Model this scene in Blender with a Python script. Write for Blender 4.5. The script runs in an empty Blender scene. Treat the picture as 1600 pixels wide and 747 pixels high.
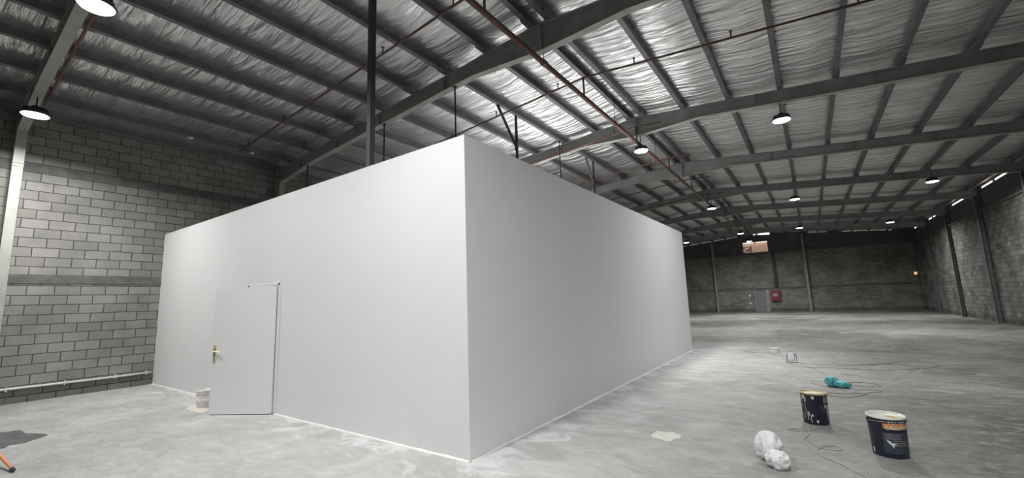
import bpy, bmesh, math, random
from mathutils import Vector, Matrix, noise
random.seed(7)
scn = bpy.context.scene
COL = scn.collection
H = 1.665                      # camera height; plan measurements below are in units of H

# ------------------------------------------------------------------ camera
cam_d = bpy.data.cameras.new('camera'); cam = bpy.data.objects.new('camera', cam_d); COL.objects.link(cam)
cam_d.sensor_width = 36.0; cam_d.sensor_fit = 'HORIZONTAL'
cam_d.lens = 659.2 * 36.0 / 1600.0
cam_d.clip_start = 0.05; cam_d.clip_end = 300
M = Matrix(((0.81725536, 0.11191167, 0.56530474),
            (0.57522305, -0.09915515, -0.81196471),
            (-0.03481545, 0.98875883, -0.14540925)))
mw = M.to_4x4(); mw.translation = (0, 0, H)
cam.matrix_world = mw
scn.camera = cam

# ------------------------------------------------------------------ world, exposure
w = bpy.data.worlds.new('world'); scn.world = w; w.use_nodes = True
bg = w.node_tree.nodes['Background']
bg.inputs[0].default_value = (1.0, 0.84, 0.77, 1); bg.inputs[1].default_value = 2.2
scn.view_settings.view_transform = 'Standard'; scn.view_settings.look = 'None'
scn.view_settings.exposure = 0.0; scn.view_settings.gamma = 1.0
scn.view_settings.use_curve_mapping = False

LAMP_W = 96.0
LAMP_COL = (1.0, 1.0, 0.985)
K = lambda k: 0.62 + 3.14 * k      # frame positions down the hall

# ------------------------------------------------------------------ materials
def nt(m): return m.node_tree.nodes, m.node_tree.links
def pbr(name, col, rough=0.6, metal=0.0, var=0.0, vscale=6.0, bump=0.0, bscale=30.0, emit=None, es=0, stretch=(1, 1, 1), spec=0.5):
    m = bpy.data.materials.new(name); m.use_nodes = True
    N, L = nt(m); b = N['Principled BSDF']
    b.inputs['Base Color'].default_value = (*col, 1); b.inputs['Roughness'].default_value = rough
    b.inputs['Metallic'].default_value = metal; b.inputs['Specular IOR Level'].default_value = spec
    tc = N.new('ShaderNodeTexCoord'); mp = N.new('ShaderNodeMapping'); mp.inputs['Scale'].default_value = stretch
    L.new(tc.outputs['Object'], mp.inputs['Vector'])
    if var:
        n = N.new('ShaderNodeTexNoise'); n.inputs['Scale'].default_value = vscale; n.inputs['Detail'].default_value = 5
        L.new(mp.outputs[0], n.inputs['Vector'])
        mix = N.new('ShaderNodeMix'); mix.data_type = 'RGBA'
        mix.inputs[6].default_value = (*[c * (1 - var) for c in col], 1); mix.inputs[7].default_value = (*[min(1, c * (1 + var)) for c in col], 1)
        cr = N.new('ShaderNodeMapRange'); cr.inputs[1].default_value = .3; cr.inputs[2].default_value = .7
        L.new(n.outputs['Fac'], cr.inputs[0]); L.new(cr.outputs[0], mix.inputs[0]); L.new(mix.outputs[2], b.inputs['Base Color'])
    if bump:
        n2 = N.new('ShaderNodeTexNoise'); n2.inputs['Scale'].default_value = bscale; n2.inputs['Detail'].default_value = 4
        L.new(mp.outputs[0], n2.inputs['Vector'])
        bp = N.new('ShaderNodeBump'); bp.inputs['Strength'].default_value = bump; bp.inputs['Distance'].default_value = .02
        L.new(n2.outputs['Fac'], bp.inputs['Height']); L.new(bp.outputs[0], b.inputs['Normal'])
    if emit:
        b.inputs['Emission Color'].default_value = (*emit, 1); b.inputs['Emission Strength'].default_value = es
    return m

def block_mat(name, axis, c1, c2, mortar, dirt=0.35):
    """concrete block masonry, 0.4 x 0.2 m blocks; axis = the horizontal axis of the wall"""
    m = bpy.data.materials.new(name); m.use_nodes = True
    N, L = nt(m); b = N['Principled BSDF']; b.inputs['Roughness'].default_value = .9; b.inputs['Specular IOR Level'].default_value = .2
    g = N.new('ShaderNodeNewGeometry'); s = N.new('ShaderNodeSeparateXYZ'); L.new(g.outputs['Position'], s.inputs[0])
    a1 = N.new('ShaderNodeMath'); a1.operation = 'ADD'; a1.inputs[1].default_value = 40.0 + (-.022 if axis == 'Y' else 0)
    L.new(s.outputs['Y' if axis == 'Y' else 'X'], a1.inputs[0])
    a2 = N.new('ShaderNodeMath'); a2.operation = 'ADD'; a2.inputs[1].default_value = 4.035
    L.new(s.outputs['Z'], a2.inputs[0])
    c = N.new('ShaderNodeCombineXYZ'); L.new(a1.outputs[0], c.inputs[0]); L.new(a2.outputs[0], c.inputs[1])
    # slight waviness so joints are hand laid
    br = N.new('ShaderNodeTexBrick'); br.offset = .5; br.squash = 1
    br.inputs['Scale'].default_value = 1; br.inputs['Brick Width'].default_value = .398; br.inputs['Row Height'].default_value = .199
    br.inputs['Mortar Size'].default_value = .0075; br.inputs['Mortar Smooth'].default_value = .15; br.inputs['Bias'].default_value = 0
    br.inputs['Color1'].default_value = (*c1, 1); br.inputs['Color2'].default_value = (*c2, 1); br.inputs['Mortar'].default_value = (*mortar, 1)
    wn = N.new('ShaderNodeTexNoise'); wn.inputs['Scale'].default_value = 2.2; L.new(c.outputs[0], wn.inputs['Vector'])
    vm = N.new('ShaderNodeVectorMath'); vm.operation = 'MULTIPLY_ADD'; vm.inputs[1].default_value = (.025, .018, 0)
    L.new(wn.outputs['Color'], vm.inputs[0]); L.new(c.outputs[0], vm.inputs[2]); L.new(vm.outputs[0], br.inputs['Vector'])
    n = N.new('ShaderNodeTexNoise'); n.inputs['Scale'].default_value = .9; n.inputs['Detail'].default_value = 8; n.inputs['Roughness'].default_value = .65
    L.new(g.outputs['Position'], n.inputs['Vector'])
    mr = N.new('ShaderNodeMapRange'); mr.inputs[1].default_value = .3; mr.inputs[2].default_value = .72; mr.inputs[3].default_value = 1 - dirt; mr.inputs[4].default_value = 1.12
    L.new(n.outputs['Fac'], mr.inputs[0])
    mx = N.new('ShaderNodeMix'); mx.data_type = 'RGBA'; mx.blend_type = 'MULTIPLY'; mx.inputs[0].default_value = 1
    L.new(br.outputs['Color'], mx.inputs[6]); L.new(mr.outputs[0], mx.inputs[7])
    # damp, dirtier masonry at the foot of the wall
    ft = N.new('ShaderNodeMapRange'); ft.inputs[1].default_value = .22; ft.inputs[2].default_value = .32; ft.inputs[3].default_value = .62; ft.inputs[4].default_value = 1
    L.new(s.outputs['Z'], ft.inputs[0])
    mx2 = N.new('ShaderNodeMix'); mx2.data_type = 'RGBA'; mx2.blend_type = 'MULTIPLY'; mx2.inputs[0].default_value = 1
    L.new(mx.outputs[2], mx2.inputs[6]); L.new(ft.outputs[0], mx2.inputs[7]); L.new(mx2.outputs[2], b.inputs['Base Color'])
    n3 = N.new('ShaderNodeTexNoise'); n3.inputs['Scale'].default_value = 45; L.new(g.outputs['Position'], n3.inputs['Vector'])
    ad = N.new('ShaderNodeMath'); ad.operation = 'MULTIPLY_ADD'; ad.inputs[1].default_value = -1.0
    ml = N.new('ShaderNodeMath'); ml.operation = 'MULTIPLY'; ml.inputs[1].default_value = .25; L.new(n3.outputs['Fac'], ml.inputs[0])
    L.new(br.outputs['Fac'], ad.inputs[0]); L.new(ml.outputs[0], ad.inputs[2])
    bp = N.new('ShaderNodeBump'); bp.inputs['Strength'].default_value = .8; bp.inputs['Distance'].default_value = .012
    L.new(ad.outputs[0], bp.inputs['Height']); L.new(bp.outputs[0], b.inputs['Normal'])
    return m

def floor_mat():
    m = bpy.data.materials.new('dusty_concrete'); m.use_nodes = True
    N, L = nt(m); b = N['Principled BSDF']
    g = N.new('ShaderNodeNewGeometry')
    def noi(scale, det=8, rough=.6, st=(1, 1, 1), dist=0):
        mp = N.new('ShaderNodeMapping'); mp.inputs['Scale'].default_value = st; L.new(g.outputs['Position'], mp.inputs['Vector'])
        n = N.new('ShaderNodeTexNoise'); n.inputs['Scale'].default_value = scale; n.inputs['Detail'].default_value = det
        n.inputs['Roughness'].default_value = rough; n.inputs['Distortion'].default_value = dist
        L.new(mp.outputs[0], n.inputs['Vector']); return n
    def rng(src, a, bb, c, d):
        r = N.new('ShaderNodeMapRange'); r.inputs[1].default_value = a; r.inputs[2].default_value = bb; r.inputs[3].default_value = c; r.inputs[4].default_value = d
        L.new(src, r.inputs[0]); return r.outputs[0]
    def mix(f, a, bb, mode='MIX'):
        x = N.new('ShaderNodeMix'); x.data_type = 'RGBA'; x.blend_type = mode
        for sck, v in ((x.inputs[0], f), (x.inputs[6], a), (x.inputs[7], bb)):
            if isinstance(v, (int, float)): sck.default_value = v
            elif isinstance(v, tuple): sck.default_value = v
            else: L.new(v, sck)
        return x.outputs[2]
    n1 = noi(.27, 10, .68, dist=.6); n2 = noi(1.6, 9, .7, (1, 1.7, 1), .8); n3 = noi(9, 6, .7)
    c = mix(rng(n1.outputs['Fac'], .38, .62, 0, 1), (.10, .10, .091, 1), (.25, .25, .238, 1))
    c = mix(rng(n2.outputs['Fac'], .50, .68, 0, .7), c, (.38, .38, .37, 1))
    c = mix(rng(n2.outputs['Fac'], .34, .43, .6, 0), c, (.15, .15, .145, 1))
    c = mix(1.0, c, rng(n3.outputs['Fac'], .3, .7, .78, 1.18), 'MULTIPLY')
    c = mix(1.0, c, rng(noi(3.2, 8, .75, (1, 2.2, 1), 1.2).outputs['Fac'], .35, .62, .76, 1.15), 'MULTIPLY')
    # fine white plaster dust trodden out around the drywall room (x < -1.8H, fading with distance from it)
    s = N.new('ShaderNodeSeparateXYZ'); L.new(g.outputs['Position'], s.inputs[0])
    def math2(op, a, bb=None):
        q = N.new('ShaderNodeMath'); q.operation = op
        for i, v in enumerate((a, bb)):
            if v is None: continue
            if isinstance(v, (int, float)): q.inputs[i].default_value = v
            else: L.new(v, q.inputs[i])
        return q.outputs[0]
    dx = math2('MAXIMUM', math2('ADD', s.outputs['X'], 1.886 * H), 0.0)
    dy = math2('MAXIMUM', math2('SUBTRACT', 2.16 * H, s.outputs['Y']), 0.0)
    dy2 = math2('MAXIMUM', math2('SUBTRACT', s.outputs['Y'], 8.4 * H), 0.0)
    d = math2('SQRT', math2('ADD', math2('MULTIPLY', dx, dx), math2('ADD', math2('MULTIPLY', dy, dy), math2('MULTIPLY', dy2, dy2))))
    dd = math2('ADD', d, math2('MULTIPLY', math2('SUBTRACT', n2.outputs['Fac'], .5), 5.0))
    near = rng(dd, 0.1, 4.2, .8, 0)
    dustc = mix(rng(noi(1.1, 8, .7, (1, 1.5, 1), .8).outputs['Fac'], .38, .62, 0, 1), (.43, .43, .425, 1), (.60, .60, .60, 1))
    c = mix(near, c, dustc)
    edge = rng(dd, -.3, .18, .5, 0)
    c = mix(edge, c, (.72, .72, .72, 1))
    L.new(c, b.inputs['Base Color'])
    L.new(rng(n2.outputs['Fac'], .3, .6, .42, .75), b.inputs['Roughness'])
    b.inputs['Specular IOR Level'].default_value = .12
    bp = N.new('ShaderNodeBump'); bp.inputs['Strength'].default_value = .35; bp.inputs['Distance'].default_value = .01
    L.new(n3.outputs['Fac'], bp.inputs['Height']); L.new(bp.outputs[0], b.inputs['Normal'])
    return m

def foil_mat():
    m = bpy.data.materials.new('silver_insulation_foil'); m.use_nodes = True
    N, L = nt(m); b = N['Principled BSDF']
    b.inputs['Metallic'].default_value = .88; b.inputs['Roughness'].default_value = .33
    g = N.new('ShaderNodeNewGeometry')
    def noi(scale, st, det=5, dist=.4):
        mp = N.new('ShaderNodeMapping'); mp.inputs['Scale'].default_value = st; L.new(g.outputs['Position'], mp.inputs['Vector'])
        n = N.new('ShaderNodeTexNoise'); n.inputs['Scale'].default_value = scale; n.inputs['Detail'].default_value = det; n.inputs['Distortion'].default_value = dist
        L.new(mp.outputs[0], n.inputs['Vector']); return n
    n1 = noi(1.0, (.75, 6.0, 1), 4, .5); n2 = noi(1.0, (1.6, 19, 2), 3, .3); n0 = noi(.5, (1, 1, 1), 3)
    mx = N.new('ShaderNodeMix'); mx.data_type = 'RGBA'; mx.inputs[6].default_value = (.74, .75, .75, 1); mx.inputs[7].default_value = (.95, .95, .94, 1)
    L.new(n0.outputs['Fac'], mx.inputs[0]); L.new(mx.outputs[2], b.inputs['Base Color'])
    b1 = N.new('ShaderNodeBump'); b1.inputs['Strength'].default_value = 1; b1.inputs['Distance'].default_value = .14; L.new(n1.outputs['Fac'], b1.inputs['Height'])
    b2 = N.new('ShaderNodeBump'); b2.inputs['Strength'].default_value = .7; b2.inputs['Distance'].default_value = .022; L.new(n2.outputs['Fac'], b2.inputs['Height'])
    L.new(b1.outputs[0], b2.inputs['Normal']); L.new(b2.outputs[0], b.inputs['Normal'])
    return m

MAT = dict(
    block_y=block_mat('grey_block_masonry', 'Y', (.245, .238, .222), (.32, .312, .292), (.07, .067, .062)),
    block_x=block_mat('dim_block_masonry', 'X', (.24, .24, .222), (.32, .32, .295), (.07, .07, .065), .45),
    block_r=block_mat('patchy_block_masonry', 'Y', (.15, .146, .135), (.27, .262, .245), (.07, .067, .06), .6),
    band=pbr('cast_concrete_band', (.125, .122, .116), .9, var=.25, vscale=5, bump=.5),
    floor=floor_mat(), foil=foil_mat(),
    drywall=pbr('white_wall_paint', (.70, .70, .70), .62, var=.012, vscale=1.2, bump=.06, bscale=60),
    door=pbr('white_door_paint', (.73, .73, .73), .42, var=.01, bump=.03),
    skirt=pbr('plaster_splash', (.70, .70, .69), .7, var=.05, vscale=9, bump=.5),
    steel=pbr('grey_painted_steel', (.30, .31, .30), .55, .2, var=.15, vscale=3, bump=.1),
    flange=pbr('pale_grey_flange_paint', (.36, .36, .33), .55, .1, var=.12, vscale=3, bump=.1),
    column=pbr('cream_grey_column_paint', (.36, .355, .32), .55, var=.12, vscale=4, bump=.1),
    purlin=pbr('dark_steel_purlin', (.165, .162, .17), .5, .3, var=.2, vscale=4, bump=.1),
    black=pbr('black_rod_paint', (.022, .023, .024), .5, var=.1),
    post=pbr('slate_post_paint', (.055, .062, .064), .45, .2, var=.1),
    redpipe=pbr('dark_red_pipe_paint', (.16, .075, .07), .5, var=.2, vscale=8),
    clad=pbr('dark_grey_cladding', (.11, .11, .115), .6, .1, var=.15, vscale=2),
    housing=pbr('dark_lamp_housing', (.05, .05, .052), .4, .5),
    lens=pbr('lit_led_lens', (1, 1, 1), .4, emit=(1, 1, 1), es=14),
    conduit=pbr('white_plastic_conduit', (.62, .61, .59), .4, var=.08, vscale=20),
    brass=pbr('polished_brass', (.80, .74, .50), .35, .75),
    chrome=pbr('brushed_metal', (.6, .6, .58), .3, .9),
    tin=pbr('dark_navy_drum_print', (.013, .014, .028), .32, var=.3, vscale=30),
    rim=pbr('ivory_drum_rim', (.68, .68, .62), .4, var=.08, vscale=20),
    lidgold=pbr('gold_brown_lid_paint', (.42, .31, .16), .5, var=.4, vscale=14),
    spill=pbr('dried_ochre_paint', (.50, .42, .22), .7, var=.3, vscale=18, bump=.5),
    orange=pbr('orange_label', (.62, .27, .09), .45, var=.25, vscale=25),
    greyblue=pbr('slate_label_panel', (.040, .046, .072), .5, var=.3, vscale=60, stretch=(1, 1, 5)),
    white=pbr('white_print', (.75, .75, .75), .5),
    red=pbr('red_cabinet_paint', (.17, .03, .035), .5, var=.15),
    greydoor=pbr('mid_grey_door_paint', (.21, .215, .22), .5, var=.08),
    bucket=pbr('white_plastic_bucket', (.74, .71, .71), .4, var=.04),
    card=pbr('pinkish_cardboard', (.62, .58, .53), .85, var=.12, vscale=12),
    cloth=pbr('crumpled_white_cloth', (.72, .73, .73), .8, var=.06, bump=.15, bscale=12),
    blue=pbr('turquoise_plastic_film', (.09, .42, .47), .35, var=.35, vscale=18, bump=.6, bscale=40),
    cable=pbr('tan_grey_cable', (.38, .35, .30), .6, var=.15),
    wire=pbr('thin_dark_wire', (.10, .10, .09), .5),
    stick=pbr('orange_handle', (.66, .25, .11), .5, var=.15, vscale=20),
    rubber=pbr('dark_rubber', (.03, .03, .03), .7),
    bristle=pbr('brown_bristles', (.10, .07, .04), .9, bump=1, bscale=80),
    stain=pbr('dark_wet_screed', (.085, .085, .085), .5, var=.35, vscale=6, bump=.2),
    rose=pbr('rose_corrugated_sheet', (.88, .72, .62), .6, var=.06, vscale=3),
    glass=None,
    panel=pbr('bluish_white_panel', (.60, .64, .68), .3),
    amber=pbr('amber_bulb', (1, .6, .3), .4, emit=(1, .5, .2), es=1.0),
    dust=pbr('spilt_white_powder', (.60, .60, .55), .95, var=.12, vscale=10),
)

# ------------------------------------------------------------------ mesh helpers
class MB:
    def __init__(s): s.v = []; s.f = []
    def add(s, vs, fs):
        o = len(s.v); s.v += [Vector(v) for v in vs]; s.f += [tuple(i + o for i in f) for f in fs]; return s
    def box(s, c, d, rot=None):
        c = Vector(c); vs = []
        for x in (-.5, .5):
            for y in (-.5, .5):
                for z in (-.5, .5):
                    p = Vector((x * d[0], y * d[1], z * d[2]))
                    if rot: p = rot @ p
                    vs.append(c + p)
        return s.add(vs, [(0, 1, 3, 2), (4, 6, 7, 5), (0, 4, 5, 1), (2, 3, 7, 6), (0, 2, 6, 4), (1, 5, 7, 3)])
    def span(s, a, b): return s.box([(a[i] + b[i]) / 2 for i in range(3)], [abs(b[i] - a[i]) for i in range(3)])
    def tube(s, pts, r, n=10, cap=True):
        pts = [Vector(p) for p in pts]; rings = []
        t0 = (pts[1] - pts[0]).normalized(); up = Vector((0, 0, 1)) if abs(t0.z) < .9 else Vector((1, 0, 0))
        a = t0.cross(up).normalized()
        for i, p in enumerate(pts):
            t = (pts[min(i + 1, len(pts) - 1)] - pts[max(i - 1, 0)]).normalized()
            a = (a - t * a.dot(t)).normalized(); b = t.cross(a)
            rr = r[i] if isinstance(r, (list, tuple)) else r
            rings.append([p + (a * math.cos(q) + b * math.sin(q)) * rr for q in [2 * math.pi * k / n for k in range(n)]])
        vs = [v for rg in rings for v in rg]; fs = []
        for i in range(len(pts) - 1):
            for k in range(n): fs.append((i * n + k, i * n + (k + 1) % n, (i + 1) * n + (k + 1) % n, (i + 1) * n + k))
        if cap: fs += [tuple(reversed(range(n))), tuple(range(len(vs) - n, len(vs)))]
        return s.add(vs, fs)
    def lathe(s, prof, c=(0, 0, 0), n=32, a0=0, a1=2 * math.pi, closed=True):
        c = Vector(c); full = abs(a1 - a0 - 2 * math.pi) < 1e-6; m = n if full else n + 1
        vs = [c + Vector((r * math.cos(a0 + (a1 - a0) * k / n), r * math.sin(a0 + (a1 - a0) * k / n), z)) for r, z in prof for k in range(m)]
        fs = []
        for i in range(len(prof) - 1):
            for k in range(n):
                k2 = (k + 1) % m
                fs.append((i * m + k, i * m + k2, (i + 1) * m + k2, (i + 1) * m + k))
        return s.add(vs, fs)
    def prism(s, poly, axis, lo, hi):
        """poly in the plane across `axis`, extruded lo..hi"""
        def P(p, t):
            if axis == 'Y': return (p[0], t, p[1])
            if axis == 'X': return (t, p[0], p[1])
            return (p[0], p[1], t)
        n = len(poly); vs = [P(p, lo) for p in poly] + [P(p, hi) for p in poly]
        return s.add(vs, [tuple(range(n)), tuple(reversed(range(n, 2 * n)))] + [(k, (k + 1) % n, n + (k + 1) % n, n + k) for k in range(n)])
    def build(s, name, mat, parent=None, smooth=False, bevel=0, loc=None):
        me = bpy.data.meshes.new(name); me.from_pydata([tuple(v) for v in s.v], [], s.f); me.validate()
        bm = bmesh.new(); bm.from_mesh(me); bmesh.ops.remove_doubles(bm, verts=bm.verts, dist=1e-5)
        bmesh.ops.recalc_face_normals(bm, faces=bm.faces)
        if bevel:
            ed = [e for e in bm.edges if len(e.link_faces) == 2 and e.calc_face_angle(0) > .6]
            bmesh.ops.bevel(bm, geom=ed, offset=bevel, segments=2, affect='EDGES', profile=.6)
        bm.to_mesh(me); bm.free()
        if smooth:
            me.polygons.foreach_set('use_smooth', [True] * len(me.polygons))
        me.materials.append(mat)
        o = bpy.data.objects.new(name, me); COL.objects.link(o)
        if loc: o.location = loc
        if parent: o.parent = parent
        return o

def tag(o, label=None, cat=None, group=None, kind=None):
    if label: o['label'] = label
    if cat: o['category'] = cat
    if group: o['group'] = group
    if kind: o['kind'] = kind
    return o
def empty(name, loc=(0, 0, 0), rz=0):
    o = bpy.data.objects.new(name, None); COL.objects.link(o); o.location = loc; o.rotation_euler = (0, 0, rz); o.empty_display_size = .2
    return o
def struct(o, label, cat): return tag(o, label, cat, kind='structure')
def copy_tree(o, parent=None):
    c = o.copy(); COL.objects.link(c); c.parent = parent
    for ch in [q for q in bpy.data.objects if q.parent == o]: copy_tree(ch, c)
    return c
def smooth_path(pts, n=8):
    pts = [Vector(p) for p in pts]; out = []
    for i in range(len(pts) - 1):
        p0 = pts[max(i - 1, 0)]; p1 = pts[i]; p2 = pts[i + 1]; p3 = pts[min(i + 2, len(pts) - 1)]
        for k in range(n):
            t = k / n
            out.append(.5 * ((2 * p1) + (p2 - p0) * t + (2 * p0 - 5 * p1 + 4 * p2 - p3) * t * t + (3 * p1 - p0 - 3 * p2 + p3) * t ** 3))
    return out + [pts[-1]]

# ------------------------------------------------------------------ hall dimensions (metres)
XL, XR = -7.9 * H, 3.97 * H
YN, YB = K(-2) * H - .3, 25.75 * H
XRIDGE = -2.12 * H
Z = lambda z: (z + 1) * H
def roof(x): return Z(3.03) - .085 * abs(x - XRIDGE)       # underside of the purlins
PUR_H = .19
def foil_z(x): return roof(x) + PUR_H

# floor
fl = MB(); fl.span((XL - .3, YN - .3, -.25), (XR + .3, YB + 2.2, 0))
struct(fl.build('floor', MAT['floor']), 'dusty grey concrete floor of the warehouse', 'floor')

# left wall: block masonry right up to the roof, two cast bands
zl = foil_z(XL) + .0
wl = MB(); wl.span((XL - .2, YN - .3, 0), (XL, YB + .2, zl))
struct(wl.build('wall_left', MAT['block_y']), 'grey concrete block wall behind and left of the white room', 'wall')
def band(n, a, b, label): struct(MB().span(a, b).build('trim_%d' % n, MAT['band']), label, 'concrete band')
band(1, (XL, YN, Z(.423)), (XL + .018, YB, Z(.535)), 'lower dark cast concrete band along the left block wall')
band(2, (XL, YN, Z(1.825)), (XL + .018, YB, Z(1.945)), 'upper dark cast concrete band along the left block wall')

# right wall: blocks to 4.9 m, a steel angle, cladding above with daylight gaps at the eave
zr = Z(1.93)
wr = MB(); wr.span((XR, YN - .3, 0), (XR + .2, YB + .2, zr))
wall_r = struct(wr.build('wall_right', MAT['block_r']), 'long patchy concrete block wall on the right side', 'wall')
band(3, (XR - .07, YN, Z(1.93)), (XR, YB, Z(1.975)), 'dark steel angle capping the blocks of the right wall')
# cladding with vertical ribs
cl = MB(); zc = Z(2.47)
y = YN
while y < YB:
    cl.span((XR + .03, y, zr), (XR + .05, y + .25, zc)); cl.span((XR + .02, y + .09, zr), (XR + .03, y + .16, zc)); y += .25
gaps = [(14.14, 15.1), (15.2, 16.08), (17.5, 18.94), (21.06, 21.55), (21.65, 22.26), (24.0, 24.3), (24.4, 25.0)]
ys = [YN / H - .2] + [q for g_ in gaps for q in g_] + [YB / H]
for i in range(0, len(ys), 2):
    if ys[i + 1] > ys[i]: cl.span((XR + .02, ys[i] * H, zc), (XR + .05, ys[i + 1] * H, foil_z(XR) + .02))
for a_, b_ in gaps:       # thin gap only: the sheet carries on above it
    cl.span((XR + .02, a_ * H, zc), (XR + .05, b_ * H, Z(2.505)))
    cl.span((XR + .02, a_ * H, Z(2.56)), (XR + .05, b_ * H, foil_z(XR) + .02))
o = cl.build('cladding', MAT['clad'], wall_r); o['label'] = 'dark sheet cladding above the blocks'

# back wall
zb = Z(2.02)
dx0, dx1, dz1 = -2.40 * H, -1.93 * H, Z(.22)
bw = MB(); bw.span((XL, YB, 0), (dx0, YB + .2, zb)); bw.span((dx1, YB, 0), (XR, YB + .2, zb)); bw.span((dx0, YB, dz1), (dx1, YB + .2, zb))
wall_b = struct(bw.build('wall_back', MAT['block_x']), 'dim concrete block wall at the far end of the hall', 'wall')
band(4, (XL, YB - .03, Z(.13)), (XR, YB, Z(.23)), 'dark lintel band across the far wall at door head height')
band(5, (XL, YB - .04, Z(2.0)), (XR, YB, Z(2.10)), 'dark beam across the far wall below the cladding')
wx0, wx1, wz0, wz1 = -2.74 * H, -1.60 * H, Z(2.10), Z(2.66)
cb = MB(); x = XL
def ridge_gap(x): return (-2.14 * H < x < -1.45 * H)
while x < XR:
    x2 = min(x + .25, XR); top = roof((x + x2) / 2) + .02
    if x < -2.9 * H - .2: top = roof(x) + .05
    segs = [(zb, top)]
    if x2 > wx0 and x < wx1: segs = [(zb, wz0), (wz1, top)]
    for a_, b_ in segs:
        if b_ > a_: cb.span((x, YB + .06, a_), (x2, YB + .09, b_)); cb.span((x + .09, YB + .03, a_), (x + .16, YB + .06, b_))
    x += .25
# infill between cladding head and foil except where daylight shows
cb.span((XR - .02, YB + .02, zb), (XR + .12, YB + .1, foil_z(XR) + .03))
x = XL
while x < XR:
    x2 = x + .25; xm = (x + x2) / 2
    lo, hi = roof(xm) + .02, foil_z(xm) + .02
    slit = (-5.9 * H < xm < -3.0 * H) or (0.25 * H < xm < 1.0 * H) or (1.5 * H < xm < 3.3 * H) or ridge_gap(xm)
    if slit:
        t = .20 if ridge_gap(xm) else .009
        cb.span((x, YB + .06, lo), (x2, YB + .09, max(lo + .005, hi - .08 - t)))
        if not ridge_gap(xm): cb.span((x, YB + .06, hi - .08), (x2, YB + .09, hi))
    else: cb.span((x, YB + .06, lo), (x2, YB + .09, hi))
    x = x2
o = cb.build('cladding', MAT['clad'], wall_b); o['label'] = 'dark sheet cladding above the far blocks'
# near wall behind the camera closes the hall
wn = MB(); wn.span((XL, YN - .2, 0), (XR, YN, foil_z(XR) + .05))
wn.prism([(XL, foil_z(XR) + .05), (XR, foil_z(XR) + .05), (XR, foil_z(XR) + .06), (XRIDGE, foil_z(XRIDGE) + .05), (XL, foil_z(XL) + .06)], 'Y', YN - .2, YN)
struct(wn.build('wall_front', MAT['block_x']), 'block wall behind the camera', 'wall')

# far window: frame, opening bars, bracket
wf = MB()
for a_, b_ in (((wx0 - .06, wz0 - .08), (wx1 + .08, wz0)), ((wx0 - .06, wz1), (wx1 + .08, wz1 + .08)), ((wx0 - .08, wz0 - .08), (wx0, wz1 + .08)), ((wx1, wz0 - .08), (wx1 + .1, wz1 + .08))):
    wf.span((a_[0], YB - .02, a_[1]), (b_[0], YB + .14, b_[1]))
win = struct(wf.build('window_1', MAT['purlin']), 'unglazed window high in the far wall showing a rose sheet outside', 'window')
fb = MB(); mid = wx0 + .62
fb.span((mid - .03, YB + .1, wz0), (mid + .03, YB + .16, wz0 + .55)); fb.span((wx0, YB + .1, wz0 + .52), (mid, YB + .16, wz0 + .58))
for (p, q) in (((wx0, wz0), (mid, wz0 + .5)), ((wx0, wz0 + .5), (mid - .1, wz0 + .05)), ((wx0 + .28, wz0 + .25), (mid, wz0 + .25))):
    fb.tube([(p[0], YB + .13, p[1]), (q[0], YB + .13, q[1])], .035, 6)
fb.build('window_bracket', MAT['purlin'], win)
# rose corrugated fence outside the window
co = MB(); x = wx0 - 2.5; n_ = 0; prof = []
while n_ < 90:
    z0 = n_ * .09
    co.prism([(YB + 1.6, z0), (YB + 1.6 + .03, z0), (YB + 1.6 + .03, z0 + .09), (YB + 1.6 - .03, z0 + .045)], 'X', wx0 - 2.5, wx1 + 3)
    n_ += 1
    if z0 > wz1 - .06: break
tag(co.build('corrugated_sheet', MAT['rose']), 'rose corrugated sheet seen through the high far window', 'sheet')

# ceiling: foil sagging over the purlins with cross wrinkles
PR = [-2.0, -1.345, -.69, -.03, .60, 1.245, 1.88, 2.50, 3.14, 3.76]
PL_ = [-2.24, -2.88, -3.52, -4.16, -4.79, -5.44, -6.05, -6.68, -7.32, -7.78]
PUR = sorted(PL_ + PR)
def foil():
    xs = []; edges = [XL - .2] + [p * H for p in PUR] + [XR + .35]
    for a_, b_ in zip(edges[:-1], edges[1:]):
        k = 7 if b_ - a_ > .5 else 3
        xs += [(a_ + (b_ - a_) * i / k, i / k if (a_ != edges[0]) else 0) for i in range(k)]
    xs.append((edges[-1], 0))
    y0, y1, dy = YN - .3, YB + .35, .085
    ny = int((y1 - y0) / dy); vs = []; fs = []; m = len(xs)
    for j in range(ny + 1):
        y = y0 + j * dy
        for x, t in xs:
            sag = math.sin(math.pi * t) ** 2
            a = noise.noise((x * .9, y * 3.0, 1.7)) * .6 + noise.noise((x * 1.6 + 9, y * 7.0, 4.2)) * .4
            vs.append((x, y, foil_z(x) - .012 - sag * (.030 + .045 * a) + .012 * a * (1 - sag)))
    for j in range(ny):
        for i in range(m - 1): fs.append((j * m + i, j * m + i + 1, (j + 1) * m + i + 1, (j + 1) * m + i))
    b = MB(); b.v = vs; b.f = fs
    o = b.build('ceiling', MAT['foil'], smooth=True)
    md = o.modifiers.new('thick', 'SOLIDIFY'); md.thickness = .01; md.offset = 1
    struct(o, 'wrinkled silver insulation foil lining the pitched warehouse roof', 'ceiling')
foil()

ORD = ['first', 'second', 'third', 'fourth', 'fifth', 'sixth', 'seventh', 'eighth', 'ninth', 'tenth', 'eleventh', 'twelfth', 'thirteenth', 'fourteenth']
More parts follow.
